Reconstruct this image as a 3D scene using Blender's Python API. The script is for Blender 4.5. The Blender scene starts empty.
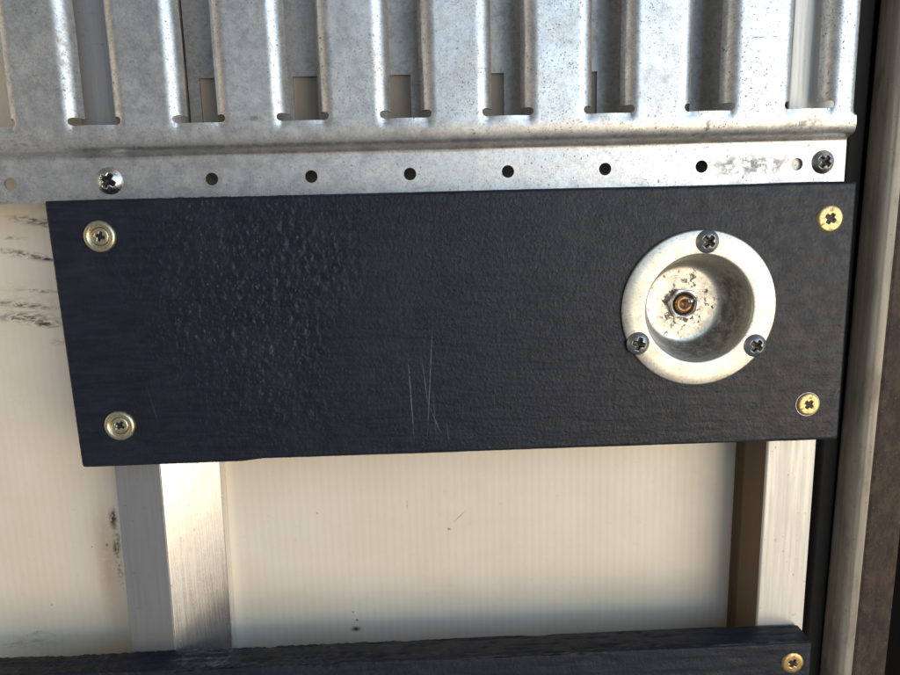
import bpy, bmesh, math, random
import numpy as np
from mathutils import Vector, Matrix, noise

random.seed(7)
S = bpy.context.scene
C = S.collection
MM = 0.001

# ------------------------------------------------------------------ camera
PITCH, YAW, ROLL = math.radians(9.68), math.radians(1.58), math.radians(-1.405)
F_PX = 676.0
CAM = Vector((0, -230, 0))                      # millimetres; board front is the plane Y = 0
fw = Vector((math.sin(YAW)*math.cos(PITCH), math.cos(YAW)*math.cos(PITCH), -math.sin(PITCH)))
rt0 = Vector((math.cos(YAW), -math.sin(YAW), 0)); up0 = rt0.cross(fw)
rt = math.cos(ROLL)*rt0 + math.sin(ROLL)*up0
up = -math.sin(ROLL)*rt0 + math.cos(ROLL)*up0
cam_d = bpy.data.cameras.new('camera'); cam = bpy.data.objects.new('camera', cam_d); C.objects.link(cam)
m = Matrix((rt, up, -fw)).transposed().to_4x4(); m.translation = CAM*MM
cam.matrix_world = m
cam_d.sensor_width = 36; cam_d.lens = 36*F_PX/900; cam_d.clip_start = 0.005; cam_d.clip_end = 50
S.camera = cam

# ------------------------------------------------------------------ light
w = bpy.data.worlds.new('World'); S.world = w; w.use_nodes = True
bg = w.node_tree.nodes['Background']; bg.inputs[0].default_value = (0.90, 0.95, 1.0, 1); bg.inputs[1].default_value = 0.19

def area(name, az, el, dist, sx, sy, radiance, col):
    d = bpy.data.lights.new(name, 'AREA'); d.shape = 'RECTANGLE'; d.size = sx; d.size_y = sy
    d.energy = radiance*math.pi*sx*sy; d.color = col
    o = bpy.data.objects.new(name, d); C.objects.link(o)
    a, e = math.radians(az), math.radians(el)
    v = Vector((math.sin(a)*math.cos(e), -math.cos(a)*math.cos(e), math.sin(e)))
    o.location = v*dist
    o.rotation_euler = v.to_track_quat('Z', 'Y').to_euler()
    return o
area('sky_opening_light', 40, 18, 1.6, 2.2, 0.95, 1.85, (0.52, 0.76, 1.0))
area('sunlit_ground_light', 40, -10, 1.7, 1.35, 1.05, 3.8, (1.0, 0.82, 0.58))
area('warm_side_light', -82, 4, 1.5, 1.2, 0.9, 0.65, (1.0, 0.70, 0.36))

S.view_settings.view_transform = 'Standard'; S.view_settings.look = 'None'
S.view_settings.exposure = 0.32; S.view_settings.gamma = 1.0
S.render.engine = 'CYCLES'
S.cycles.max_bounces = 10; S.cycles.glossy_bounces = 6

# ------------------------------------------------------------------ helpers
def at(px, py, Y):
    """The point on the plane Y (mm) seen at photo pixel (900 x 675); used to measure lengths off the photo."""
    d = rt*((px-450)/F_PX) - up*((py-337.5)/F_PX) + fw
    return CAM + d*((Y-CAM.y)/d.y)

def link(name, me, mat, parent=None, smooth=True):
    o = bpy.data.objects.new(name, me); C.objects.link(o)
    if mat is not None and not me.materials: me.materials.append(mat)
    if parent is not None: o.parent = parent
    if smooth:
        for p in me.polygons: p.use_smooth = True
    return o

def mesh(name, verts, faces):
    me = bpy.data.meshes.new(name)
    me.from_pydata([(v[0]*MM, v[1]*MM, v[2]*MM) for v in verts], [], faces)
    bm = bmesh.new(); bm.from_mesh(me)
    bmesh.ops.recalc_face_normals(bm, faces=bm.faces)
    bm.to_mesh(me); bm.free(); me.update()
    return me

def tag(o, label, cat, group=None, kind=None):
    o['label'] = label; o['category'] = cat
    if group: o['group'] = group
    if kind: o['kind'] = kind
    return o

def edge_split(o, deg=35):
    try:
        o.data.set_sharp_from_angle(angle=math.radians(deg))
    except Exception:
        pass

def bevel(o, width, seg=2, deg=35):
    b = o.modifiers.new('bevel', 'BEVEL'); b.width = width*MM; b.segments = seg
    b.limit_method = 'ANGLE'; b.angle_limit = math.radians(deg)
    return o

# ---- nodes
class NT:
    def __init__(s, name):
        s.cache = {}
        s.m = bpy.data.materials.new(name); s.m.use_nodes = True
        s.t = s.m.node_tree; s.b = s.t.nodes['Principled BSDF']
        s.tc = s.t.nodes.new('ShaderNodeTexCoord').outputs['Object']
    def n(s, typ): return s.t.nodes.new(typ)
    def l(s, a, b): s.t.links.new(a, b)
    def put(s, inp, v):
        if isinstance(v, (int, float)): inp.default_value = v
        elif isinstance(v, tuple): inp.default_value = v if len(v) == 4 else (*v, 1)
        else: s.l(v, inp)
    def mapping(s, scale=(1, 1, 1), rot=(0, 0, 0), loc=(0, 0, 0), typ='POINT', src=None):
        k = s.n('ShaderNodeMapping'); k.vector_type = typ
        k.inputs['Scale'].default_value = scale; k.inputs['Rotation'].default_value = rot; k.inputs['Location'].default_value = loc
        s.l(src or s.tc, k.inputs['Vector']); return k.outputs[0]
    def noise(s, size, detail=3, rough=0.55, stretch=(1, 1, 1), dist=0, loc=(0, 0, 0)):
        """size: feature size in mm"""
        key = (size, detail, rough, stretch, dist, loc)
        if key in s.cache: return s.cache[key]
        k = s.n('ShaderNodeTexNoise'); k.inputs['Scale'].default_value = 1000.0/size
        k.inputs['Detail'].default_value = detail; k.inputs['Roughness'].default_value = rough; k.inputs['Distortion'].default_value = dist
        s.l(s.mapping(stretch, loc=loc), k.inputs['Vector']); s.cache[key] = k.outputs['Fac']; return k.outputs['Fac']
    def ramp(s, fac, a, b, lo=0.0, hi=1.0):
        k = s.n('ShaderNodeMapRange'); k.interpolation_type = 'SMOOTHSTEP'
        s.put(k.inputs['Value'], fac)
        for i, v in (('From Min', a), ('From Max', b), ('To Min', lo), ('To Max', hi)): k.inputs[i].default_value = v
        return k.outputs['Result']
    def mth(s, op, a, b=0.0):
        k = s.n('ShaderNodeMath'); k.operation = op; s.put(k.inputs[0], a); s.put(k.inputs[1], b); return k.outputs[0]
    def mix(s, fac, a, b):
        k = s.n('ShaderNodeMix'); k.data_type = 'RGBA'
        s.put(k.inputs[0], fac); s.put(k.inputs[6], a); s.put(k.inputs[7], b); return k.outputs[2]
    def ell(s, cx, cz, rx, rz, ang=0.0, soft=0.0):
        """1 inside an ellipse on the XZ plane (mm), fading to 0 at its rim"""
        v = s.mapping((rx*MM, 1e3, rz*MM), (0, math.radians(ang), 0), (cx*MM, 0, cz*MM), 'TEXTURE')
        k = s.n('ShaderNodeVectorMath'); k.operation = 'LENGTH'; s.l(v, k.inputs[0])
        return s.ramp(k.outputs['Value'], 1.0, soft)
    def bump(s, h, strength, dist_mm, prev=None):
        k = s.n('ShaderNodeBump'); k.inputs['Strength'].default_value = strength; k.inputs['Distance'].default_value = dist_mm*MM
        s.put(k.inputs['Height'], h)
        if prev is not None: s.l(prev, k.inputs['Normal'])
        return k.outputs[0]
    def out(s, col=None, rough=None, metal=None, normal=None, spec=None, coat=None):
        if col is not None: s.put(s.b.inputs['Base Color'], col)
        if rough is not None: s.put(s.b.inputs['Roughness'], rough)
        if metal is not None: s.put(s.b.inputs['Metallic'], metal)
        if normal is not None: s.l(normal, s.b.inputs['Normal'])
        if spec is not None: s.put(s.b.inputs['Specular IOR Level'], spec)
        if coat is not None: s.put(s.b.inputs['Coat Weight'], coat)
        return s.m

def mat_galv(name, c1, c2, r1=0.30, r2=0.48, pits=0.5, rust=0.0, spangle=0.12, pit_col=(0.10, 0.085, 0.07), grain=None, patches=(), smear=0.45, speck=0.0):
    t = NT(name)
    big = t.noise(22, 4, 0.6, dist=0.6)
    fine = t.noise(1.6, 4, 0.7)
    col = t.mix(t.ramp(big, 0.35, 0.68), c1, c2)
    vor = t.n('ShaderNodeTexVoronoi'); vor.inputs['Scale'].default_value = 1000/4.5; t.l(t.mapping(), vor.inputs['Vector'])
    sep = t.n('ShaderNodeSeparateColor'); t.l(vor.outputs['Color'], sep.inputs[0])
    col = t.mix(t.mth('MULTIPLY', sep.outputs[0], spangle), col, tuple(x*0.62 for x in c2))
    col = t.mix(t.ramp(fine, 0.42, 0.68, 0, 0.55), col, tuple(x*0.62 for x in c2))
    col = t.mix(t.ramp(t.noise(0.55, 2, 0.6), 0.45, 0.7, 0, 0.35), col, tuple(min(1, x*1.25) for x in c1))
    pn = t.noise(1.15, 2, 0.6, loc=(3, 1, 7)); pm = t.noise(14, 3, 0.6, loc=(9, 2, 1))
    pit = t.mth('MULTIPLY', t.ramp(pn, 0.655, 0.72), t.ramp(pm, 0.40, 0.62, 0.25, 1))
    pit = t.mth('MULTIPLY', pit, pits)
    col = t.mix(pit, col, pit_col)
    if speck:
        sp = t.mth('MULTIPLY', t.ramp(t.noise(0.62, 2, 0.5, loc=(8, 8, 8)), 0.60, 0.70), t.ramp(t.noise(20, 4, 0.65, loc=(2, 2, 9)), 0.36, 0.60, 0.3, 1))
        sp = t.mth('MULTIPLY', sp, speck); col = t.mix(sp, col, pit_col); pit = t.mth('MAXIMUM', pit, sp)
    # dull smears
    sm = t.ramp(t.noise(9, 5, 0.7, stretch=(1, 1, 1.6), dist=1.2, loc=(1, 5, 2)), 0.56, 0.70, 0, smear)
    col = t.mix(sm, col, tuple(x*0.55 for x in c2))
    if rust > 0:
        rm = t.mth('MULTIPLY', t.ramp(t.noise(5, 5, 0.7, dist=0.5, loc=(4, 4, 0)), 0.52, 0.66), rust)
        col = t.mix(rm, col, (0.13, 0.075, 0.045))
        pit = t.mth('MAXIMUM', pit, rm)
    for (cx, cz, rx, rz, ang, amt, pc) in patches:
        pk = t.mth('MULTIPLY', t.ell(cx, cz, rx, rz, ang), t.ramp(t.noise(2.6, 4, 0.7), 0.40, 0.60, 0, amt))
        col = t.mix(pk, col, pc); pit = t.mth('MAXIMUM', pit, pk)
    rough = t.ramp(t.noise(6, 4, 0.6), 0.3, 0.7, r1, r2)
    rough = t.mth('ADD', rough, t.mth('MULTIPLY', pit, 0.35))
    metal = t.mth('SUBTRACT', 0.94, t.mth('MULTIPLY', pit, 0.8))
    nb = t.bump(fine, 0.10, 0.12)
    nb = t.bump(t.noise(9, 2), 0.10, 0.8, nb)
    if grain is not None: nb = t.bump(t.noise(0.7, 3, 0.6, stretch=grain), 0.22, 0.10, nb)
    return t.out(col, rough, metal, nb)

def mat_board(name, marks=(), r0=0.34, r1=0.50):
    t = NT(name)
    grain = t.noise(2.2, 5, 0.65, stretch=(0.16, 1, 1), dist=0.4)
    blot = t.noise(30, 3, 0.6)
    col = t.mix(t.ramp(grain, 0.3, 0.75), (0.006, 0.0085, 0.016), (0.013, 0.017, 0.028))
    col = t.mix(t.ramp(blot, 0.45, 0.7, 0, 0.5), col, (0.017, 0.021, 0.032))
    dust = t.mth('MULTIPLY', t.ramp(t.noise(0.8, 3, 0.7), 0.60, 0.74), t.ramp(t.noise(18, 3), 0.4, 0.65))
    col = t.mix(t.mth('MULTIPLY', dust, 0.35), col, (0.12, 0.12, 0.125))
    sc = 0.0
    for (x0, z0, x1, z1, wd, amt) in marks:
        L = math.hypot(x1-x0, z1-z0); ang = math.degrees(math.atan2(-(z1-z0), x1-x0))
        e = t.mth('MULTIPLY', t.ell((x0+x1)/2, (z0+z1)/2, L/2, wd, ang, 0.3), t.ramp(t.noise(3, 3, 0.7), 0.32, 0.55, amt*0.25, amt))
        sc = t.mth('MAXIMUM', sc, e)
    if marks: col = t.mix(sc, col, (0.20, 0.20, 0.20))
    rough = t.ramp(t.noise(5, 4, 0.6), 0.3, 0.7, r0, r1)
    nb = t.bump(grain, 0.40, 0.35)
    nb = t.bump(t.noise(1.3, 3, 0.65), 0.55, 0.45, nb)
    return t.out(col, rough, 0.0, nb, spec=0.31)

def mat_simple_metal(name, c, rough, dirt=0.3, dirt_col=(0.06, 0.05, 0.04), metal=1.0, size=1.2):
    t = NT(name)
    d = t.ramp(t.noise(size, 4, 0.7), 0.50, 0.68, 0, dirt)
    col = t.mix(d, c, dirt_col)
    r = t.mth('ADD', t.ramp(t.noise(0.8, 3), 0.3, 0.7, rough*0.8, rough*1.25), t.mth('MULTIPLY', d, 0.3))
    nb = t.bump(t.noise(0.8, 3, 0.6), 0.15, 0.08)
    return t.out(col, r, t.mth('SUBTRACT', metal, t.mth('MULTIPLY', d, 0.7)), nb)

# ------------------------------------------------------------------ wall panel at the back (fluted cream sheet)
YP = 34.0
def panel_material():
    t = NT('cream_panel')
    # faint vertical fluting and glass fibre print
    wv = t.n('ShaderNodeTexWave'); wv.wave_type = 'BANDS'; wv.bands_direction = 'X'
    wv.inputs['Scale'].default_value = 1000/3.2*0.314; wv.inputs['Distortion'].default_value = 1.6; wv.inputs['Detail'].default_value = 2
    wv.inputs['Detail Scale'].default_value = 0.5
    t.l(t.mapping((1, 1, 0.12)), wv.inputs['Vector'])
    flute = wv.outputs['Fac']
    col = t.mix(t.ramp(t.noise(40, 3), 0.3, 0.7), (0.78, 0.685, 0.56), (0.82, 0.74, 0.63))
    col = t.mix(t.mth('MULTIPLY', flute, 0.07), col, (0.52, 0.45, 0.35))
    col = t.mix(t.ramp(t.noise(2.2, 4, 0.7), 0.58, 0.74, 0, 0.14), col, (0.36, 0.29, 0.20))
    # grime left by the black paint, beside the board end and below it, and other spots and bands
    def spot(px, py, rx, rz, ang, amt, sz, c=(0.02, 0.02, 0.02), thr=0.42, stretch=(0.35, 1, 1)):
        nonlocal col
        p = at(px, py, YP)
        sz = 1.3 if sz < 1.8 else 2.2
        k = t.mth('MULTIPLY', t.ell(p.x, p.z, rx, rz, ang), t.ramp(t.noise(sz, 3, 0.75, stretch=stretch), thr-0.02, thr+0.2, 0, amt))
        col = t.mix(k, col, c)
    spot(34, 221, 14, 2.4, 9, 0.95, 1.3, thr=0.40)
    spot(50, 227, 4, 0.8, 10, 1.0, 1.2, thr=0.32)
    spot(26, 255, 18, 2.2, 12, 0.95, 1.3, thr=0.42)
    spot(46, 259, 6, 1.0, 8, 1.0, 1.2, thr=0.30)
    spot(14, 238, 9, 1.2, 2, 0.5, 1.3, thr=0.45)
    spot(40, 291, 12, 1.1, 4, 0.75, 1.5, thr=0.42)
    spot(22, 305, 20, 1.7, 7, 0.9, 1.3, thr=0.38)
    spot(26, 318, 20, 3.6, 4, 0.9, 1.2, thr=0.42)
    spot(46, 324, 9, 2.2, 5, 0.95, 1.2, thr=0.40)
    spot(58, 342, 5, 2.0, 0, 0.4, 1.5)
    spot(20, 302, 24, 12, 0, 0.22, 3, c=(0.20, 0.15, 0.10), thr=0.45)
    spot(22, 643, 12, 1.8, -8, 0.6, 1.6, thr=0.46)
    spot(38, 633, 7, 1.5, -12, 0.5, 1.6, thr=0.46)
    spot(107, 545, 0.9, 0.9, 0, 1.0, 3, thr=0.0, stretch=(1, 1, 1))
    spot(92, 547, 0.5, 0.5, 0, 0.8, 3, thr=0.0, stretch=(1, 1, 1))
    spot(114, 515, 1.6, 5, 0, 1.0, 1.4, c=(0.05, 0.035, 0.02), thr=0.40, stretch=(1, 1, 1))
    spot(117, 540, 2.2, 10, 0, 0.85, 1.5, c=(0.10, 0.065, 0.03), thr=0.42, stretch=(1, 1, 1))
    spot(120, 570, 2.0, 12, 0, 0.8, 1.6, c=(0.18, 0.11, 0.05), thr=0.46, stretch=(1, 1, 1))
    spot(108, 560, 7, 40, 0, 0.5, 3, c=(0.42, 0.27, 0.12), thr=0.25, stretch=(1, 1, 1))  # soft brown band along the left of the post
    spot(113, 520, 2.4, 6, 0, 1.0, 1.4, c=(0.04, 0.03, 0.02), thr=0.30, stretch=(1, 1, 1))
    spot(116, 548, 2.0, 5, 0, 0.95, 1.4, c=(0.06, 0.04, 0.02), thr=0.32, stretch=(1, 1, 1))
    spot(40, 640, 20, 6, -10, 0.30, 3, c=(0.2, 0.17, 0.13), thr=0.42)
    spot(356, 629, 2.8, 1.8, 0, 1.0, 1.6, thr=0.20, stretch=(1, 1, 1))
    spot(357, 620, 0.8, 0.7, 0, 1.0, 2, thr=0.2, stretch=(1, 1, 1))
    spot(353, 612, 0.6, 0.6, 0, 0.9, 2, thr=0.2, stretch=(1, 1, 1))
    spot(449, 529, 1.0, 0.8, 0, 0.8, 2, thr=0.25, stretch=(1, 1, 1))
    spot(460, 516, 5.5, 0.35, -42, 0.55, 2, thr=0.32, stretch=(1, 1, 1))
    spot(407, 505, 0.5, 3.5, 0, 0.4, 2, thr=0.4, stretch=(1, 1, 1))
    spot(317, 513, 0.6, 0.6, 0, 0.6, 2, thr=0.2, stretch=(1, 1, 1))
    spot(52, 605, 0.6, 0.6, 0, 0.6, 2, thr=0.2, stretch=(1, 1, 1))
    spot(223, 490, 0.8, 11, 0, 0.8, 1.5, c=(0.06, 0.05, 0.04), thr=0.44, stretch=(1, 1, 1))
    nb = t.bump(flute, 0.05, 0.5)
    nb = t.bump(t.noise(2.6, 3, 0.6), 0.10, 0.35, nb)
    nb = t.bump(t.noise(14, 2, 0.5), 0.12, 1.2, nb)
    return t.out(col, t.ramp(t.noise(5, 3), 0.3, 0.7, 0.30, 0.42), 0.0, nb, spec=0.5)
pv = [(-290, YP, -260), (260, YP, -260), (260, YP, 200), (-290, YP, 200), (-290, YP+3, -260), (260, YP+3, -260), (260, YP+3, 200), (-290, YP+3, 200)]
panel = link('wall_panel', mesh('wall_panel', pv, [(0, 1, 2, 3), (4, 5, 6, 7), (0, 1, 5, 4), (1, 2, 6, 5), (2, 3, 7, 6), (3, 0, 4, 7)]), panel_material(), smooth=False)
tag(panel, 'cream fluted wall panel with black paint smudges behind the boards and posts', 'panel', kind='thing')

# ------------------------------------------------------------------ posts and other upright extrusions
def vline(p0, p1, Y, zs):
    """X of an upright edge through two measured points, at heights zs"""
    a, b = at(*p0, Y), at(*p1, Y)
    return [a.x + (b.x-a.x)*(z-a.z)/(b.z-a.z) for z in zs]

def upright(name, profile, z0, z1, mat, parent=None, nz=2, lean=0.0, closed=True):
    """profile: (x, y) in mm at z = 0 swept along z; lean = dx per dz"""
    zs = [z0 + (z1-z0)*i/(nz-1) for i in range(nz)]
    n = len(profile); vs = []; fs = []
    for z in zs: vs += [(x+lean*z, y, z) for x, y in profile]
    for i in range(nz-1):
        for j in range(n if closed else n-1):
            k = (j+1) % n
            fs.append((i*n+j, i*n+k, (i+1)*n+k, (i+1)*n+j))
    if closed:
        fs.append(tuple(range(n))); fs.append(tuple(range((nz-1)*n, nz*n)))
    return link(name, mesh(name, vs, fs), mat, parent, smooth=False)

def lean_of(p0, p1, Y):
    a, b = at(*p0, Y), at(*p1, Y); k = (b.x-a.x)/(b.z-a.z)
    return a.x-k*a.z, k                                   # x at z = 0, dx per dz


def mat_alu(name, c, metal, rough, scuff=0.5):
    t = NT(name)
    g = t.noise(0.8, 3, 0.6, stretch=(1, 1, 0.03))
    col = t.mix(t.ramp(g, 0.35, 0.7), c, tuple(x*(0.98-0.22*scuff) for x in c))
    col = t.mix(t.ramp(t.noise(14, 4, 0.6, stretch=(1, 1, 0.4)), 0.45, 0.72, 0, 0.35), col, tuple(x*0.80 for x in c))
    d = t.mth('MULTIPLY', t.ramp(t.noise(1.6, 3, 0.7, loc=(4, 2, 2)), 0.64, 0.72), t.ramp(t.noise(12, 3, 0.6), 0.45, 0.6))
    d = t.mth('MULTIPLY', d, 0.85)
    col = t.mix(d, col, (0.10, 0.09, 0.075))
    # a few slanted scuffs
    sc = t.mth('MULTIPLY', t.ramp(t.noise(1.6, 4, 0.7, stretch=(0.35, 1, 1.0), loc=(7, 3, 1)), 0.66-0.06*scuff, 0.72), t.ramp(t.noise(16, 2, loc=(1, 1, 4)), 0.56-0.14*scuff, 0.66-0.1*scuff, 0, scuff))
    col = t.mix(sc, col, tuple(x*0.35 for x in c))
    nb = t.bump(g, 0.25, 0.10); nb = t.bump(t.noise(12, 2), 0.08, 0.8, nb)
    return t.out(col, t.mth('ADD', t.ramp(g, 0.3, 0.7, rough*0.9, rough*1.15), t.mth('MULTIPLY', d, 0.3)), t.mth('SUBTRACT', metal, t.mth('MULTIPLY', d, metal*0.8)), nb)
m_bright = mat_alu('bright_aluminium', (0.86, 0.84, 0.81), 0.88, 0.27, 0.3)
m_dull = mat_alu('dull_aluminium', (0.40, 0.40, 0.41), 0.75, 0.46, 0.75)
m_post = mat_alu('pale_aluminium', (0.66, 0.64, 0.60), 0.45, 0.50, 0.3)
# left angle post: a hollow box with a flange lying on the panel
YF = 12.4
x0, k0 = lean_of((115, 467), (133, 650), YF); x1, k1 = lean_of((160, 467), (175, 648), YF)
xf, kf = lean_of((220, 465), (233, 648), 28.0)
kl = (k0+k1+kf)/3
zc = at(130, 555, YF).z
def fix(x, k, kk): return x + (k-kk)*zc                    # same place at the middle of the visible stretch
x0, x1, xf = fix(x0, k0, kl), fix(x1, k1, kl), fix(xf, kf, kl)
root = bpy.data.objects.new('angle_post', None); C.objects.link(root)
dx = xf-x1
o = upright('tube', [(x0, YF+0.8), (x1, YF+0.8), (xf-0.4, 27.65), (xf, 28.0), (xf, 33.9), (x0, 33.9)], -250, 190, m_bright, root, 2, kl); bevel(o, 0.35, 3, 25)
o = upright('front_strip', [(x0-0.3, YF), (x1+0.05, YF), (x1+0.05, YF+0.78), (x0-0.3, YF+0.78)], -250, 190, m_dull, root, 2, kl); bevel(o, 0.25, 2)
tag(root, 'aluminium angle post with dull grey front and shiny slanted side under the board\'s left end', 'post')

xa, ka = lean_of((767, 450), (757, 620), YF); xb, kb = lean_of((817, 440), (803, 625), YF)
kr = (ka+kb)/2; zc = at(785, 535, YF).z
xa, xb = fix(xa, ka, kr), fix(xb, kb, kr)
rp = upright('square_post', [(xa, YF), (xb, YF), (xb, 33.9), (xa, 33.9)], -250, 190, m_post, None, 2, kr); bevel(rp, 0.7, 3)
t = NT('brown_shade'); m_shade = t.out(t.mix(t.noise(4, 4, 0.6, stretch=(1, 1, 0.2)), (0.17, 0.115, 0.065), (0.11, 0.075, 0.042)), 0.65, 0.0)
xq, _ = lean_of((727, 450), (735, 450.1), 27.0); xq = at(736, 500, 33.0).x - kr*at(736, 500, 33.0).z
upright('shade_strip', [(xq-0.8, 33.85), (xq+0.6, 33.0), (xq+3.0, 30.6), (xa-1.6, 26.5), (xa-0.6, 21), (xa-0.05, 13.3), (xa-0.05, 33.9)], -250, 190, m_shade, rp, 2, kr)  # brown strip standing in for the post's shaded side and its shadow
tag(rp, 'pale whitish aluminium post behind the right ends of both black boards', 'post')

# ------------------------------------------------------------------ slotted galvanised sheet
YR = 4.0        # raised face
YG = 11.0       # flange face
u0 = at(407, 112, YR)                                       # centre of one slot, at the slot's bottom
fa, fb = at(0, 200, YG), at(845, 178, YG)
su = Vector((fb.x-fa.x, 0, fb.z-fa.z)).normalized(); sw = Vector((-su.z, 0, su.x))
PITCH_U = ((at(810, 107.5, YR)-at(94, 125, YR)).dot(su))/7
org = at(94, 125, YR)                                       # slot number 1, its bottom edge
def uw(p): d = p-org; return d.dot(su), d.dot(sw)
w_notch_top = 2.7
w_top = 75.0
w_step = uw(at(430, 121.5, YR))[1]                            # where the face starts to curve back
w_fl1 = uw(at(430, 157, YG))[1]                             # top of the flat flange
w_fl0 = uw(at(430, 193, YG))[1]                             # bottom edge of the flange
u_right = uw(at(858, 80, YR))[0]
hole_w = uw(at(410, 174, YG))[1]
def hole_u(n): return (n-1)*PITCH_U + (uw(at(410, 174, YG))[0] - 3*PITCH_U)
u_fl_right = uw(at(845, 165, YG))[0]
HB, RN = 8.6, 1.35
V_END = HB-RN
R_B = 5.0; V_START = 10.4
def fold(v):
    """depth of the folded edge at distance v from the slot centre, on the arc"""
    s = max(0.0, min(0.985, (V_START-v)/R_B)); return R_B*(1-math.sqrt(1-s*s))
flap = []                                                   # (v, y) beyond V_END
phi0 = math.asin((V_START-V_END)/R_B)
for i in range(1, 8):
    p = phi0 + (math.radians(66)-phi0)*i/7; flap.append((V_START-R_B*math.sin(p), R_B*(1-math.cos(p))))
for i in range(1, 4):
    flap.append((flap[6][0]-math.cos(math.radians(66))*0.75*i, flap[6][1]+math.sin(math.radians(66))*0.75*i))
def side_fold(u):
    d = u-(u_right-3.0)
    return 0.0 if d <= 0 else d*d*0.16
verts, faces, index = [], [], {}
def V(key, u, y, wv):
    k = (round(u, 4), round(y, 4), round(wv, 4))
    if k in index: return index[k]
    if u > u_right-9 and wv < w_step+3:
        f = max(0.0, min(1.0, (w_step+3-wv)/(w_step+3-w_fl1))); u -= (u_right-u_fl_right)*f*f*(3-2*f)*(u-(u_right-9))/9
    p = org + su*u + sw*wv
    dent = 0.0 if y > YG-0.05 else 0.22*noise.noise(Vector((p.x*0.03, 1.3, p.z*0.05))) + 0.06*noise.noise(Vector((p.x*0.11, 5.3, p.z*0.11)))
    verts.append((p.x, y+dent, p.z)); index[k] = len(verts)-1; return index[k]
def quad_rows(rows):
    for a, b in zip(rows[:-1], rows[1:]):
        for j in range(len(a)-1): faces.append((a[j], a[j+1], b[j+1], b[j]))
def frange(a, b, n): return [a+(b-a)*i/n for i in range(n+1)]
def blend(wv):                                              # folded edge dies out below the slot ends
    t = max(0, min(1, (wv+5.5)/(5.5+w_notch_top))); return t*t*(3-2*t)
# step profile: (w, y) below the raised face
prof = [(w_step-a_, YR+b_) for a_, b_ in ((1.2, 0.04), (2.4, 0.18), (3.5, 0.42), (4.5, 0.80), (5.4, 1.30), (6.1, 1.95), (6.6, 2.75), (7.0, 3.7), (7.25, 4.7), (7.5, 5.55), (7.8, 6.2), (8.2, 6.65), (8.7, 6.9), (9.3, 7.0))]
w_flat = prof[-1][0]
lower_rows = [w for w in frange(w_step, 0.0, 8)]
notch_rows = frange(0.0, w_notch_top, 8)
upper_rows = frange(w_notch_top, w_top, 16)
for n in range(-1, 9):
    uc = (n-1)*PITCH_U
    for sgn in (-1, 1):
        vmax = PITCH_U/2
        if n == 8 and sgn == 1: vmax = u_right-uc
        Acols = frange(vmax, V_START+0.2, 6)[:-1] + frange(V_START+0.2, V_END, 8)
        Ccols = frange(V_END, 0.0, 6)[1:]
        # below the slot and down the step
        rows = []
        for wv in lower_rows:
            rows.append([V(0, uc+sgn*v, YR+fold(v)*blend(wv)*(1 if v >= V_END-1e-6 else 0) + (fold(V_END)*blend(wv)*(v/V_END)**2 if v < V_END-1e-6 else 0)+side_fold(uc+sgn*v), wv) for v in Acols+Ccols])
        # step rows
        srows = [[V(0, uc+sgn*v, y, wv) for v in Acols+Ccols] for wv, y in reversed(prof)]
        srows = [r for r in srows]
        quad_rows(srows + [rows[0]])
        quad_rows(rows)
        # notch
        rows = []
        for wv in notch_rows:
            h = math.sqrt(max(0, RN*RN-(wv-RN)**2)); vend = V_END+h
            k0_ = len(Acols)-9
            cols = Acols[:k0_] + [Acols[k0_]+(vend-Acols[k0_])*i/8 for i in range(9)]
            rows.append([V(0, uc+sgn*v, YR+fold(v)*blend(wv)+side_fold(uc+sgn*v), wv) for v in cols])
        quad_rows(rows)
        # strips with folded edges
        rows = []
        for wv in upper_rows:
            r = [V(0, uc+sgn*v, YR+fold(v)+side_fold(uc+sgn*v), wv) for v in Acols]
            wob = 0.25*noise.noise(Vector((n*3.1+sgn, wv*0.06, 0)))
            r += [V(0, uc+sgn*(v+wob*i/10), YR+y, wv) for i, (v, y) in enumerate(flap)]
            rows.append(r)
        quad_rows(rows)
# flange cells with punched holes
NS = 32
def flange_cell(ua, ub, holes):
    if not holes:
        a = [V(0, ua, YG, w_fl0), V(0, ub, YG, w_fl0), V(0, ub, YG, w_flat), V(0, ua, YG, w_flat)]; faces.append(tuple(a)); return
    (hu, rad), = holes
    ring, rim = [], []
    angs = sorted(set([2*math.pi*i/NS for i in range(NS)] + [math.atan2(wv-hole_w, u-hu) % (2*math.pi) for u in (ua, ub) for wv in (w_fl0, w_flat)]))
    for a in angs:
        c, s_ = math.cos(a), math.sin(a)
        ring.append(V(0, hu+rad*c, YG, hole_w+rad*s_))
        ts = []
        if c > 1e-9: ts.append((ub-hu)/c)
        if c < -1e-9: ts.append((ua-hu)/c)
        if s_ > 1e-9: ts.append((w_flat-hole_w)/s_)
        if s_ < -1e-9: ts.append((w_fl0-hole_w)/s_)
        q = min(ts); rim.append(V(0, hu+q*c, YG, hole_w+q*s_))
    for i in range(len(angs)):
        j = (i+1) % len(angs); faces.append((ring[i], ring[j], rim[j], rim[i]))
HOLE_R = 2.15
edges_u = [(-2.5)*PITCH_U + hole_u(1)]
for n in range(0, 8):
    uc = hole_u(n)
    flange_cell(uc-PITCH_U/2, uc+PITCH_U/2, [(uc, HOLE_R)])
flange_cell(hole_u(-1)-PITCH_U/2, hole_u(0)-PITCH_U/2, [])
h8 = uw(at(797, 164, YG))[0]
flange_cell(hole_u(7)+PITCH_U/2, u_right, [(h8, HOLE_R)])
me = bpy.data.meshes.new('slotted_sheet')
me.from_pydata([(v[0]*MM, v[1]*MM, v[2]*MM) for v in verts], [], faces)
bm = bmesh.new(); bm.from_mesh(me)
bmesh.ops.recalc_face_normals(bm, faces=bm.faces)
for isl in [1]:
    for f in bm.faces:                                       # the front looks toward -Y
        if f.normal.y > 0: f.normal_flip()
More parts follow.
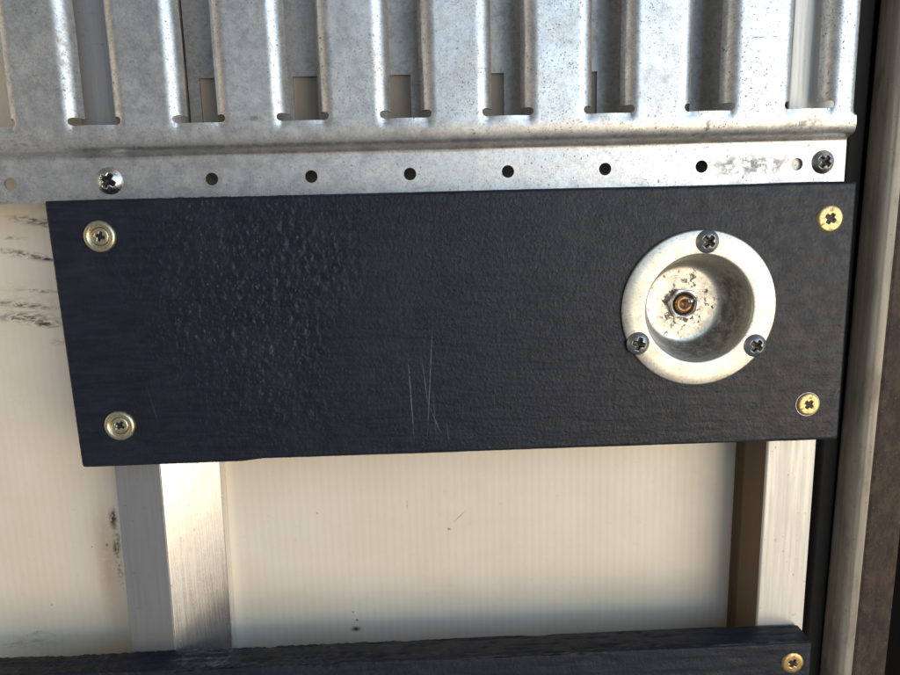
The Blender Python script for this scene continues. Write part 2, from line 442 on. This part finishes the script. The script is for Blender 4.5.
bm.to_mesh(me); bm.free()
def wp(px, py, Y): p = at(px, py, Y); return p.x, p.z
pa = []
for (px, py, rx, rz, ang_, amt, c) in ((760, 163, 22, 5, 0, 0.75, (0.16, 0.15, 0.14)), (800, 128, 14, 5, -12, 0.6, (0.16, 0.14, 0.12)), (708, 128, 1.6, 4, 10, 0.9, (0.10, 0.09, 0.08)),
                                       (700, 135, 26, 1.6, 2, 0.7, (0.14, 0.13, 0.12)), (40, 60, 16, 26, 20, 0.45, (0.17, 0.14, 0.11)), (20, 140, 24, 7, 0, 0.55, (0.15, 0.13, 0.11)), (255, 118, 5, 2, 0, 0.9, (0.12, 0.11, 0.1))):
    x, z = wp(px, py, YR); pa.append((x, z, rx, rz, ang_, amt, c))
for (px, py, L) in ((763, 37, 7.5),):
    x, z = wp(px, py, YR); pa.append((x, z, L, 0.28, -0.5, 1.0, (0.10, 0.09, 0.08)))
m_sheet = mat_galv('galvanised_sheet', (0.71, 0.71, 0.705), (0.62, 0.62, 0.615), 0.36, 0.50, pits=1.0, spangle=0.22, patches=pa, speck=0.7, smear=0.35)
sheet = link('slotted_sheet', me, m_sheet)
sol = sheet.modifiers.new('thickness', 'SOLIDIFY'); sol.thickness = 0.8*MM; sol.offset = -1
es = sheet.modifiers.new('sharp', 'EDGE_SPLIT'); es.split_angle = math.radians(38)
tag(sheet, 'galvanised steel sheet with a row of folded vertical slots and punched flange', 'metal sheet')

# ------------------------------------------------------------------ notched backing strip seen through the slots
YB = 23.0
t_n = []
for n in range(0, 9):
    a = at(199+93.4*(n-2), 78-1.6*(n-2), YB); b = at(223.5+93.4*(n-2), 78-1.6*(n-2), YB); t_n.append((a.x, b.x, (a.z+b.z)/2))
bx0, bx1 = at(186, 60, YB).x, at(788, 60, YB).x
zb0 = at(430, 150, YB).z; zb1 = 120
vs, fs = [], []
def backing():
    xs = [bx0]; cur = bx0; quads = []
    for a, b, z in t_n:
        if b < bx0 or a > bx1-3: continue
        a = max(a, bx0+0.01)
        quads.append((cur, a, zb0)); quads.append((a, b, z)); cur = b
    quads.append((cur, bx1, zb0))
    for a, b, z in quads:
        if b-a < 0.05: continue
        i = len(vs)
        for y in (YB, YB+1.2): vs.extend([(a, y, z), (b, y, z), (b, y, zb1), (a, y, zb1)])
        fs.extend([(i, i+1, i+2, i+3), (i+4, i+5, i+6, i+7), (i, i+1, i+5, i+4), (i+1, i+2, i+6, i+5), (i+3, i, i+4, i+7)])
backing()
m_back = mat_galv('dark_galvanised', (0.58, 0.56, 0.53), (0.50, 0.48, 0.45), 0.5, 0.6, pits=0.4, spangle=0.05)
bk = link('backing_strip', mesh('backing_strip', vs, fs), m_back, smooth=False)
t = NT('beige_added_infill'); m_inf = t.out(t.mix(t.noise(3, 3), (0.48, 0.40, 0.32), (0.41, 0.34, 0.27)), 0.6, 0.0)  # beige plate added close behind the notches to brighten the openings
zi = t_n[3][2]+6
inf = link('added_infill', mesh('added_infill', [(bx0, YB+1.3, zb0-2), (bx1, YB+1.3, zb0-2), (bx1, YB+1.3, zi), (bx0, YB+1.3, zi), (bx0, YB+2.6, zb0-2), (bx1, YB+2.6, zb0-2), (bx1, YB+2.6, zi), (bx0, YB+2.6, zi)],
           [(0, 1, 2, 3), (4, 5, 6, 7), (0, 1, 5, 4), (1, 2, 6, 5), (2, 3, 7, 6), (3, 0, 4, 7)]), m_inf, bk, smooth=False)
tag(bk, 'dark grey notched backing strip seen through the slots of the sheet', 'backing strip')

# ------------------------------------------------------------------ boards
def smooth01(a, b, x):
    t = max(0.0, min(1.0, (x-a)/(b-a))); return t*t*(3-2*t)
def make_board(name, TL, TR, BR, BL, thick, mat, nx, nfront, hole=None, rough_patch=None, seed=0.0, step_at=None, crack_top=0.0, nside=10):
    """front face is a quad on Y = 0; section wraps bottom side -> front -> top side with rounded arrises"""
    R = 1.3
    H = (TL-BL).length
    sec = []                                                # (t: 0 bottom .. 1 top, y, inset from edge, normal (z, y))
    for i in range(nside): sec.append((0.0, thick+(R-thick)*i/nside, 0.0, (-1, 0)))
    for i in range(5):
        a = math.pi/2*i/5; sec.append((0.0, R*(1-math.sin(a)), R*(1-math.cos(a)), (-math.cos(a), -math.sin(a))))
    for i in range(nfront+1): sec.append((0.0, 0.0, R+(H-2*R)*i/nfront, (0, -1)))
    for i in range(1, 6):
        a = math.pi/2*(1-i/5); sec.append((0.0, R*(1-math.sin(a)), H-R*(1-math.cos(a)), (math.cos(a), -math.sin(a))))
    for i in range(1, nside+1): sec.append((0.0, R+(thick-R)*i/nside, H, (1, 0)))
    verts = []; ns = len(sec)
    L = (TR-TL).length
    for j in range(nx+1):
        s = j/nx
        top = TL.lerp(TR, s); bot = BL.lerp(BR, s)
        d_end = min(s, 1-s)*L
        for (t, y, h, nrm) in sec:
            p = bot.lerp(top, h/H)
            q = Vector((p.x, y*1.0, p.z))
            # saw and grain relief
            g = noise.noise(Vector((q.x*0.035+seed, q.z*0.55, q.y*0.55+seed)))
            g2 = noise.noise(Vector((q.x*0.16+seed, q.z*1.3, q.y*1.3)))
            disp = 0.10*g + 0.07*g2
            if rough_patch:
                cx, cz, rx, rz = rough_patch
                e = math.hypot((q.x-cx)/rx, (q.z-cz)/rz) + 0.35*noise.noise(Vector((q.x*0.05, q.z*0.05, 9)))
                k = 1-smooth01(0.35, 1.15, e)
                n1 = noise.noise(Vector((q.x*1.3, q.z*1.2, 4.0+q.y*0.8))); n2 = noise.noise(Vector((q.x*0.42, q.z*0.42, 8.0)))
                disp += (0.09+0.72*k)*(abs(n1)*0.9+0.35*n2-0.2)
            if crack_top:
                cr = noise.noise(Vector((q.x*0.018+seed*3, q.y*0.55+0.4*noise.noise(Vector((q.x*0.06, 3, 1))), q.z*0.35)))
                disp -= crack_top*max(0.0, 1-abs(cr)*9)
            edge = min(h, H-h) if abs(nrm[1]) > 0.5 else 0
            # wavy planed arrises
            wave = 0.35*noise.noise(Vector((q.x*0.022+seed, nrm[0]*4, 2)))
            if step_at and nrm[0] < -0.2: wave += 0.85*(1-smooth01(step_at-4, step_at+6, q.x)) - 0.1
            dz = nrm[0]*(disp+wave); dy = nrm[1]*disp
            back = 0.0
            if d_end < R and y < R+0.01:
                back = R-math.sqrt(max(0, R*R-(R-d_end)**2))
                back *= 0.8
            verts.append((q.x, max(q.y+dy, 0-0.8)+back*(1 if nrm[1] < -0.3 else 0.3), q.z+dz))
    faces = []
    for j in range(nx):
        for i in range(ns-1):
            a = j*ns+i
            if hole:
                vx = [verts[k] for k in (a, a+ns, a+ns+1, a+1)]
                if all(math.hypot(v[0]-hole[0], v[2]-hole[1]) < hole[2] and v[1] < 1 for v in vx): continue
            faces.append((a, a+ns, a+ns+1, a+1))
    faces.append(tuple(range(ns))); faces.append(tuple(nx*ns+i for i in range(ns)))
    o = link(name, mesh(name, verts, faces), mat)
    edge_split(o, 60)
    return o
TL, TR, BR, BL = at(43, 201, 0), at(858, 181, 0), at(838.5, 440, 0), at(81, 466, 0)
cup_c = at(699.5, 308.8, -1.2)
def seg(x0, y0, x1, y1, wd, amt):
    a, b = at(x0, y0, 0), at(x1, y1, 0); return (a.x, a.z, b.x, b.z, wd, amt)
scr = [seg(407, 346, 415, 448, 0.22, 0.8), seg(433, 312, 427, 448, 0.20, 0.7), seg(421, 352, 429, 412, 0.18, 0.55), seg(429, 405, 442, 436, 0.2, 0.6), seg(432, 385, 437, 445, 0.16, 0.4), seg(446, 420, 450, 447, 0.2, 0.35),
       seg(146, 385, 160, 428, 0.16, 0.22), seg(840, 385, 833, 400, 0.3, 0.35)]
pc = at(248, 300, 0)
board = make_board('black_board', TL, TR, BR, BL, 12.0, mat_board('black_painted_wood', scr), 620, 210, hole=(cup_c.x, cup_c.z, 20.5),
                   rough_patch=(pc.x, pc.z, 42, 58), seed=1.7, step_at=at(250, 460, 0).x)
tag(board, 'wide black painted wooden board carrying the round metal cup', 'board')
bTR = at(813, 642, 0); bTL = at(-60, 680.5, 0)
dn = Vector((0.012, 0, -1)).normalized()
lower = make_board('black_board', bTL, bTR, bTR+dn*60+Vector((-0.6, 0, 0)), bTL+dn*60, 12.0, mat_board('black_painted_wood_rough', (), 0.50, 0.66), 420, 60, seed=8.3, crack_top=0.5, nside=16,
                   rough_patch=(bTL.x+90, bTL.z-5, 120, 30))
tag(lower, 'cracked black painted wooden board running along the bottom edge of the picture', 'board')

# ------------------------------------------------------------------ screws
def disc_grid(R, n, fy):
    """disc in the XZ plane, y from fy(x, z, r/R); returns verts, faces, rim indices"""
    vs, fs = [], []
    for i in range(n+1):
        for j in range(n+1):
            a, b = 2*i/n-1, 2*j/n-1
            x = a*math.sqrt(1-b*b/2); z = b*math.sqrt(1-a*a/2)
            vs.append((x*R, fy(x*R, z*R, math.hypot(x, z)), z*R))
    for i in range(n):
        for j in range(n): k = i*(n+1)+j; fs.append((k, k+n+1, k+n+2, k+1))
    rim = [i*(n+1) for i in range(n+1)] + [n*(n+1)+j for j in range(1, n+1)] + [i*(n+1)+n for i in range(n-1, -1, -1)] + [j for j in range(n-1, 0, -1)]
    return vs, fs, rim
def head_mesh(name, R, dome, arm=0.42, reach=0.52, depth=1.3, skirt=1.0, flat=False, ph=0.0):
    def fy(x, z, q):
        y = -dome*(1-q**2.6) if not flat else -dome*(1-q**10)
        ax, az = abs(x), abs(z)
        w_ = arm*R*0.42
        def sl(u, v): return smooth01(w_*1.35, w_*0.75, v)*smooth01(reach*R*1.08, reach*R*0.78, u) if True else 0
        def s2(a, b, x_): return 1-smooth01(b, a, x_)
        e1 = (1-smooth01(w_*0.75, w_*1.25, az))*(1-smooth01(reach*R*0.85, reach*R*1.08, ax))
        e2 = (1-smooth01(w_*0.75, w_*1.25, ax))*(1-smooth01(reach*R*0.85, reach*R*1.08, az))
        e3 = 1-smooth01(w_*1.2, w_*2.0, math.hypot(x, z))
        r_ = math.hypot(x, z)/(reach*R)
        return y + depth*max(e1, e2, e3)*(1-0.45*min(1, r_))
    vs, fs, rim = disc_grid(R, 44, fy)
    b = len(vs)
    for k in rim: vs.append((vs[k][0]*0.97, skirt, vs[k][2]*0.97))
    for i in range(len(rim)): j = (i+1) % len(rim); fs.append((rim[i], rim[j], b+j, b+i))
    me = mesh(name, vs, fs)
    w_ = arm*R*0.42
    for p in me.polygons:
        p.use_smooth = True
        ax, az = abs(p.center.x/MM), abs(p.center.z/MM)
        if (ax < w_*0.95 and az < reach*R*0.93) or (az < w_*0.95 and ax < reach*R*0.93) or math.hypot(ax, az) < w_*1.6: p.material_index = 1
    return me
def lathe(profile, segs=48):
    vs, fs = [], []
    for r, y in profile:
        for s in range(segs): a = 2*math.pi*s/segs; vs.append((r*math.cos(a), y, r*math.sin(a)))
    for i in range(len(profile)-1):
        for s in range(segs): t = (s+1) % segs; fs.append((i*segs+s, i*segs+t, (i+1)*segs+t, (i+1)*segs+s))
    return vs, fs
m_brass = mat_simple_metal('yellow_zinc', (0.50, 0.345, 0.17), 0.34, 0.75, (0.15, 0.075, 0.03), size=0.9)
m_brass2 = mat_simple_metal('yellow_zinc_dull', (0.58, 0.52, 0.37), 0.36, 0.35, (0.10, 0.07, 0.03), size=0.9)
m_steel = mat_simple_metal('steel_screw', (0.60, 0.61, 0.62), 0.26, 0.25)
m_slot = mat_simple_metal('dark_recess', (0.05, 0.045, 0.04), 0.45, 0.5, (0.015, 0.012, 0.01))  # near-black metal inside the cross recesses
m_grey = mat_simple_metal('grey_screw', (0.34, 0.345, 0.35), 0.36, 0.45, (0.07, 0.06, 0.05))
pan = head_mesh('pan_head', 4.1, 1.9, arm=0.42, reach=0.56, depth=1.7)
csk = head_mesh('countersunk_head', 4.6, 0.5, arm=0.30, reach=0.40, depth=1.3, flat=True)
csk_small = head_mesh('countersunk_head_small', 2.9, 0.35, arm=0.42, reach=0.58, depth=1.1, flat=True)
washer_v, washer_f = lathe([(5.3, 0.4), (5.3, -0.25), (5.1, -0.7), (4.7, -1.0), (4.2, -1.1), (3.7, -0.95), (3.3, -0.55), (3.05, -0.15), (2.9, 0.2), (2.7, 0.6)])
halo_v, halo_f = lathe([(5.1, 0.5), (5.1, -0.05), (4.95, -0.25), (4.65, -0.25), (4.5, 0.1), (4.3, 0.6)])
def screw(parent, me, px, py, Y, rot, mat, scale=1.0, tilt=(0, 0), slot_mat=None):
    p = at(px, py, Y)
    o = bpy.data.objects.new('screw', me if not me.materials else me.copy()); C.objects.link(o)
    if len(o.data.materials) == 0: o.data.materials.append(mat); o.data.materials.append(slot_mat or m_slot)
    else: o.data.materials[0] = mat; o.data.materials[1] = slot_mat or m_slot
    o.location = (p.x*MM, Y*MM, p.z*MM); o.rotation_euler = (math.radians(tilt[0]), math.radians(rot), math.radians(tilt[1])); o.scale = (scale,)*3
    o.parent = parent
    o.matrix_parent_inverse = parent.matrix_world.inverted()
    return o
def sub(parent, name, vf, mat, loc=(0, 0, 0)):
    o = link(name, mesh(name, *vf), mat, parent); o.location = [c*MM for c in loc]; return o
for px, py, r in ((100, 236.5, 20), (120, 425.5, 35)):
    s = screw(board, csk_small, px, py, -0.15, r, m_brass2, slot_mat=m_steel)
    sub(s, 'washer', (washer_v, washer_f), m_brass2)
screw(board, csk, 830, 218.5, 0.05, 33, m_brass)
s = screw(board, csk, 808.5, 404.5, 0.05, 38, m_brass, 0.88); sub(s, 'washer', (halo_v, halo_f), m_grey, (-0.5, 0, -0.2))
screw(lower, csk, 792.5, 663, -0.05, 30, m_brass, 0.93)
screw(sheet, pan, 109.5, 181, YG-0.05, 30, m_steel, 1.12)
screw(sheet, pan, 823, 162, YG-0.05, 38, m_grey, 1.0)

# ------------------------------------------------------------------ recessed round cup
prof_c = [(27.0, 0.2), (27.05, -0.6), (26.9, -1.0), (26.5, -1.2), (23, -1.2), (20.2, -1.2), (19.2, -1.2), (18.85, -1.05), (18.6, -0.7), (18.45, 0.0), (18.0, 2.5), (16.9, 6), (16.2, 9.0), (15.7, 11.0), (15.2, 12.3), (14.5, 13.3), (13.5, 13.9), (12.3, 14.05), (11, 14.05), (6, 14.05), (0.05, 14.05),
          (0.05, 15.0), (12, 15.0), (15, 14.6), (16.5, 12), (19.3, 1), (20.5, -0.1), (27.0, 0.15)]
vs, fs = lathe(prof_c, 96)
def cup_material():
    t = NT('zinc_plated_cup')
    xc = t.mapping()
    sep = t.n('ShaderNodeSeparateXYZ'); t.l(t.tc, sep.inputs[0])
    rr = t.mth('SQRT', t.mth('ADD', t.mth('MULTIPLY', sep.outputs[0], sep.outputs[0]), t.mth('MULTIPLY', sep.outputs[2], sep.outputs[2])))
    fine = t.noise(1.1, 4, 0.7)
    col = t.mix(t.ramp(t.noise(9, 4, 0.6), 0.35, 0.68), (0.64, 0.62, 0.565), (0.54, 0.52, 0.465))
    col = t.mix(t.ramp(fine, 0.46, 0.70, 0, 0.55), col, (0.40, 0.37, 0.30))
    col = t.mix(t.ramp(t.noise(0.7, 2, 0.6, loc=(5, 1, 1)), 0.60, 0.70, 0, 0.7), col, (0.20, 0.17, 0.13))
    # rust blotches on the floor of the cup
    inner = t.ramp(rr, 0.0150, 0.0120)
    near = t.ramp(rr, 0.0125, 0.0035)
    rn = t.noise(2.6, 5, 0.72, dist=0.5, loc=(2, 0, 5))
    th = t.mth('SUBTRACT', 0.572, t.mth('MULTIPLY', near, 0.10))
    bl = t.mth('MULTIPLY', t.ramp(t.mth('SUBTRACT', rn, th), 0.0, 0.09), inner)
    bl = t.mth('MULTIPLY', bl, 0.85)
    col = t.mix(bl, col, t.mix(t.ramp(t.noise(1.3, 3), 0.35, 0.65), (0.20, 0.13, 0.09), (0.07, 0.045, 0.035)))
    # dark grime and painted shade on the lower right of the wall
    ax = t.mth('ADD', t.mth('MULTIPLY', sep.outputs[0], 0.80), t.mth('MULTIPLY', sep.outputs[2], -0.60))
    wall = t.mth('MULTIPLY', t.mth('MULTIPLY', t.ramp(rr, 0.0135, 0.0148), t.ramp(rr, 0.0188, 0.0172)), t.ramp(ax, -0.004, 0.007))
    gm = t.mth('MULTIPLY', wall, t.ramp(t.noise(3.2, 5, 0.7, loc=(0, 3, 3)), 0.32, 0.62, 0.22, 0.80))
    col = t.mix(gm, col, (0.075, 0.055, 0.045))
    d = t.mth('MAXIMUM', bl, gm)
    nb = t.bump(fine, 0.14, 0.12)
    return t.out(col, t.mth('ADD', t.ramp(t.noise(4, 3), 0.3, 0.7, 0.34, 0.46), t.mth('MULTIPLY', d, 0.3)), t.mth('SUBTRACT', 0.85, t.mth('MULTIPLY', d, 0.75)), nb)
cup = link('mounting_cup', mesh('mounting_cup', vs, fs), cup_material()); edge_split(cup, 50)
cup.location = (cup_c.x*MM, 0, cup_c.z*MM)
tag(cup, 'round recessed galvanised cup held to the black board by three grey screws', 'metal cup')
bpy.context.view_layer.update()
for px, py, r in ((707.5, 241.5, 40), (638, 343.5, 15), (755, 345.5, 38)):
    screw(cup, pan, px, py, -1.25, r, m_grey, 0.98)
# nut and bolt end on the floor of the cup
def nut_mesh():
    vs, fs = [], []
    N = 48; Rc_, Rf = 5.9, 5.9*math.cos(math.pi/6)
    def hexr(a):
        b = (a % (math.pi/3))-math.pi/6; return Rf/math.cos(b)
    rings = [(lambda a: hexr(a), 0.0), (lambda a: hexr(a), -2.0), (lambda a: min(hexr(a), 5.75)-0.12, -2.3), (lambda a: 4.75, -2.4), (lambda a: 4.3, -2.2), (lambda a: 3.5, -1.2), (lambda a: 2.9, 0.0)]
    for f_, y in rings:
        for s in range(N): a = 2*math.pi*s/N; vs.append((f_(a)*math.cos(a), y, f_(a)*math.sin(a)))
    for i in range(len(rings)-1):
        for s in range(N): t = (s+1) % N; fs.append((i*N+s, i*N+t, (i+1)*N+t, (i+1)*N+s))
    return vs, fs
m_nut = mat_simple_metal('rusty_nut', (0.60, 0.57, 0.52), 0.26, 0.5, (0.12, 0.06, 0.03), size=1.4)
m_bolt = mat_simple_metal('brassy_bolt', (0.33, 0.21, 0.11), 0.42, 0.95, (0.07, 0.03, 0.015), size=1.0)
pn = at(684, 304.2, 12)
nut = sub(cup, 'nut', nut_mesh(), m_nut, (pn.x-cup_c.x, 14.1, pn.z-cup_c.z)); edge_split(nut, 25)
nut.rotation_euler = (0, math.radians(8), 0)
bolt_p = [(3.3, 0.0), (3.3, -0.9), (3.0, -1.2), (3.3, -1.35), (3.0, -1.6), (3.25, -1.8), (2.8, -2.3), (2.0, -2.4), (1.3, -1.8), (0.9, -1.3), (0.02, -1.1)]
bolt = sub(nut, 'bolt', lathe(bolt_p, 32), m_bolt)
vsb, fsb, _ = disc_grid(1.1, 10, lambda x, z, q: -1.0*math.sqrt(max(0, 1-q*q)))
tip = sub(nut, 'bolt_tip', (vsb, fsb), m_steel, (2.2, -2.0, 1.4))

# ------------------------------------------------------------------ dark gap, rubber seal and pillar on the right
t = NT('black_rubber')
m_rub = t.out(t.mix(t.noise(6, 3), (0.006, 0.006, 0.0065), (0.011, 0.0105, 0.010)), 0.75, 0.0, t.bump(t.noise(1.5, 3), 0.2, 0.2), spec=0.25)
xs0, ks = lean_of((821, 450), (806, 640), 20); xs1, ks1 = lean_of((838, 450), (822, 640), 20)
seal = upright('rubber_seal', [(xs0, 20), (xs0+0.8, 19.2), (xs1-0.8, 19.2), (xs1, 20), (xs1, 40), (xs0, 40)], -250, 190, m_rub, None, 2, ks1)
bevel(seal, 0.4, 2)
tag(seal, 'black rubber seal strip in the dark gap beside the right post', 'seal')

def pillar_material():
    t = NT('weathered_galvanised_pillar')
    st = t.noise(1.6, 4, 0.6, stretch=(1, 1, 0.03)); bl = t.noise(9, 4, 0.65, stretch=(1, 1, 0.35))
    col = t.mix(t.ramp(st, 0.35, 0.7), (0.31, 0.28, 0.235), (0.22, 0.198, 0.165))
    col = t.mix(t.ramp(bl, 0.45, 0.72, 0, 0.75), col, (0.13, 0.105, 0.078))
    sp = t.ramp(t.noise(1.0, 3, 0.7), 0.63, 0.72, 0, 0.7)
    col = t.mix(sp, col, (0.07, 0.05, 0.035))
    nb = t.bump(st, 0.3, 0.25); nb = t.bump(t.noise(1.0, 3), 0.2, 0.15, nb)
    return t.out(col, 0.55, 0.35, nb)
def rust_material():
    t = NT('brown_rusted_steel')
    n1 = t.noise(4, 5, 0.7, stretch=(1, 1, 0.5), dist=0.4); n2 = t.noise(1.2, 4, 0.7)
    col = t.mix(t.ramp(n1, 0.38, 0.66), (0.018, 0.009, 0.006), (0.058, 0.033, 0.021))
    col = t.mix(t.ramp(n2, 0.58, 0.72, 0, 0.6), col, (0.15, 0.11, 0.08))
    return t.out(col, 0.7, 0.1, t.bump(n2, 0.6, 0.35))
px0, pk = lean_of((847, 450), (826, 675), 15)
pxe, pke = lean_of((875, 450), (857, 675), 9.6)
zc = at(850, 450, 9).z
lean_p = pk
px0, pxe = px0+(pk-lean_p)*zc, pxe+(pke-lean_p)*zc
W = pxe-px0
proot = bpy.data.objects.new('steel_pillar', None); C.objects.link(proot)
pp = [(px0+W-1, 22), (px0+3, 22), (px0+0.6, 20.5), (px0, 19), (px0+0.1, 17.8), (px0+0.35, 14.8), (px0+0.8, 12.4), (px0+1.5, 11.0), (px0+2.6, 10.35), (px0+W*0.42, 10.15), (px0+W*0.50, 9.9), (px0+W*0.54, 9.75), (px0+W*0.60, 9.7), (px0+W-1.4, 9.5), (px0+W-0.5, 9.6), (px0+W, 10.2), (px0+W+0.1, 16)]
o = upright('channel', pp, -250, 190, pillar_material(), proot, 60, lean_p)
for p in o.data.polygons: p.use_smooth = True
edge_split(o, 40)
rs = [(px0+W+0.12, 11.5), (px0+W+2, 11.0), (px0+W+12, 10.8), (px0+W+14.5, 11.2), (px0+W+15, 12.5), (px0+W+15, 40), (px0+W+0.12, 40)]
o = upright('edge_strip', rs, -250, 190, rust_material(), proot, 2, lean_p); bevel(o, 0.5, 2)
dk = [(px0+W+15.3, 29), (px0+W+120, 29), (px0+W+120, 33.5), (px0+W+15.3, 33.5)]
t = NT('black_shade'); m_black_shade = t.out(t.mix(t.noise(4, 3), (0.003, 0.003, 0.003), (0.006, 0.005, 0.005)), 0.95, 0.0, None, spec=0.05)
upright('back_web', dk, -250, 190, m_black_shade, proot, 2, lean_p)  # black sheet standing in for the deep shade beyond the rusty strip
gp = [(xb+1.0, 33.0), (px0+30, 33.0), (px0+30, 33.8), (xb+1.0, 33.8)]
upright('gap_web', gp, -250, 190, m_rub, proot, 2, kr)
tag(proot, 'weathered grey steel pillar with rusty brown edge at the right of the picture', 'pillar', kind='thing')
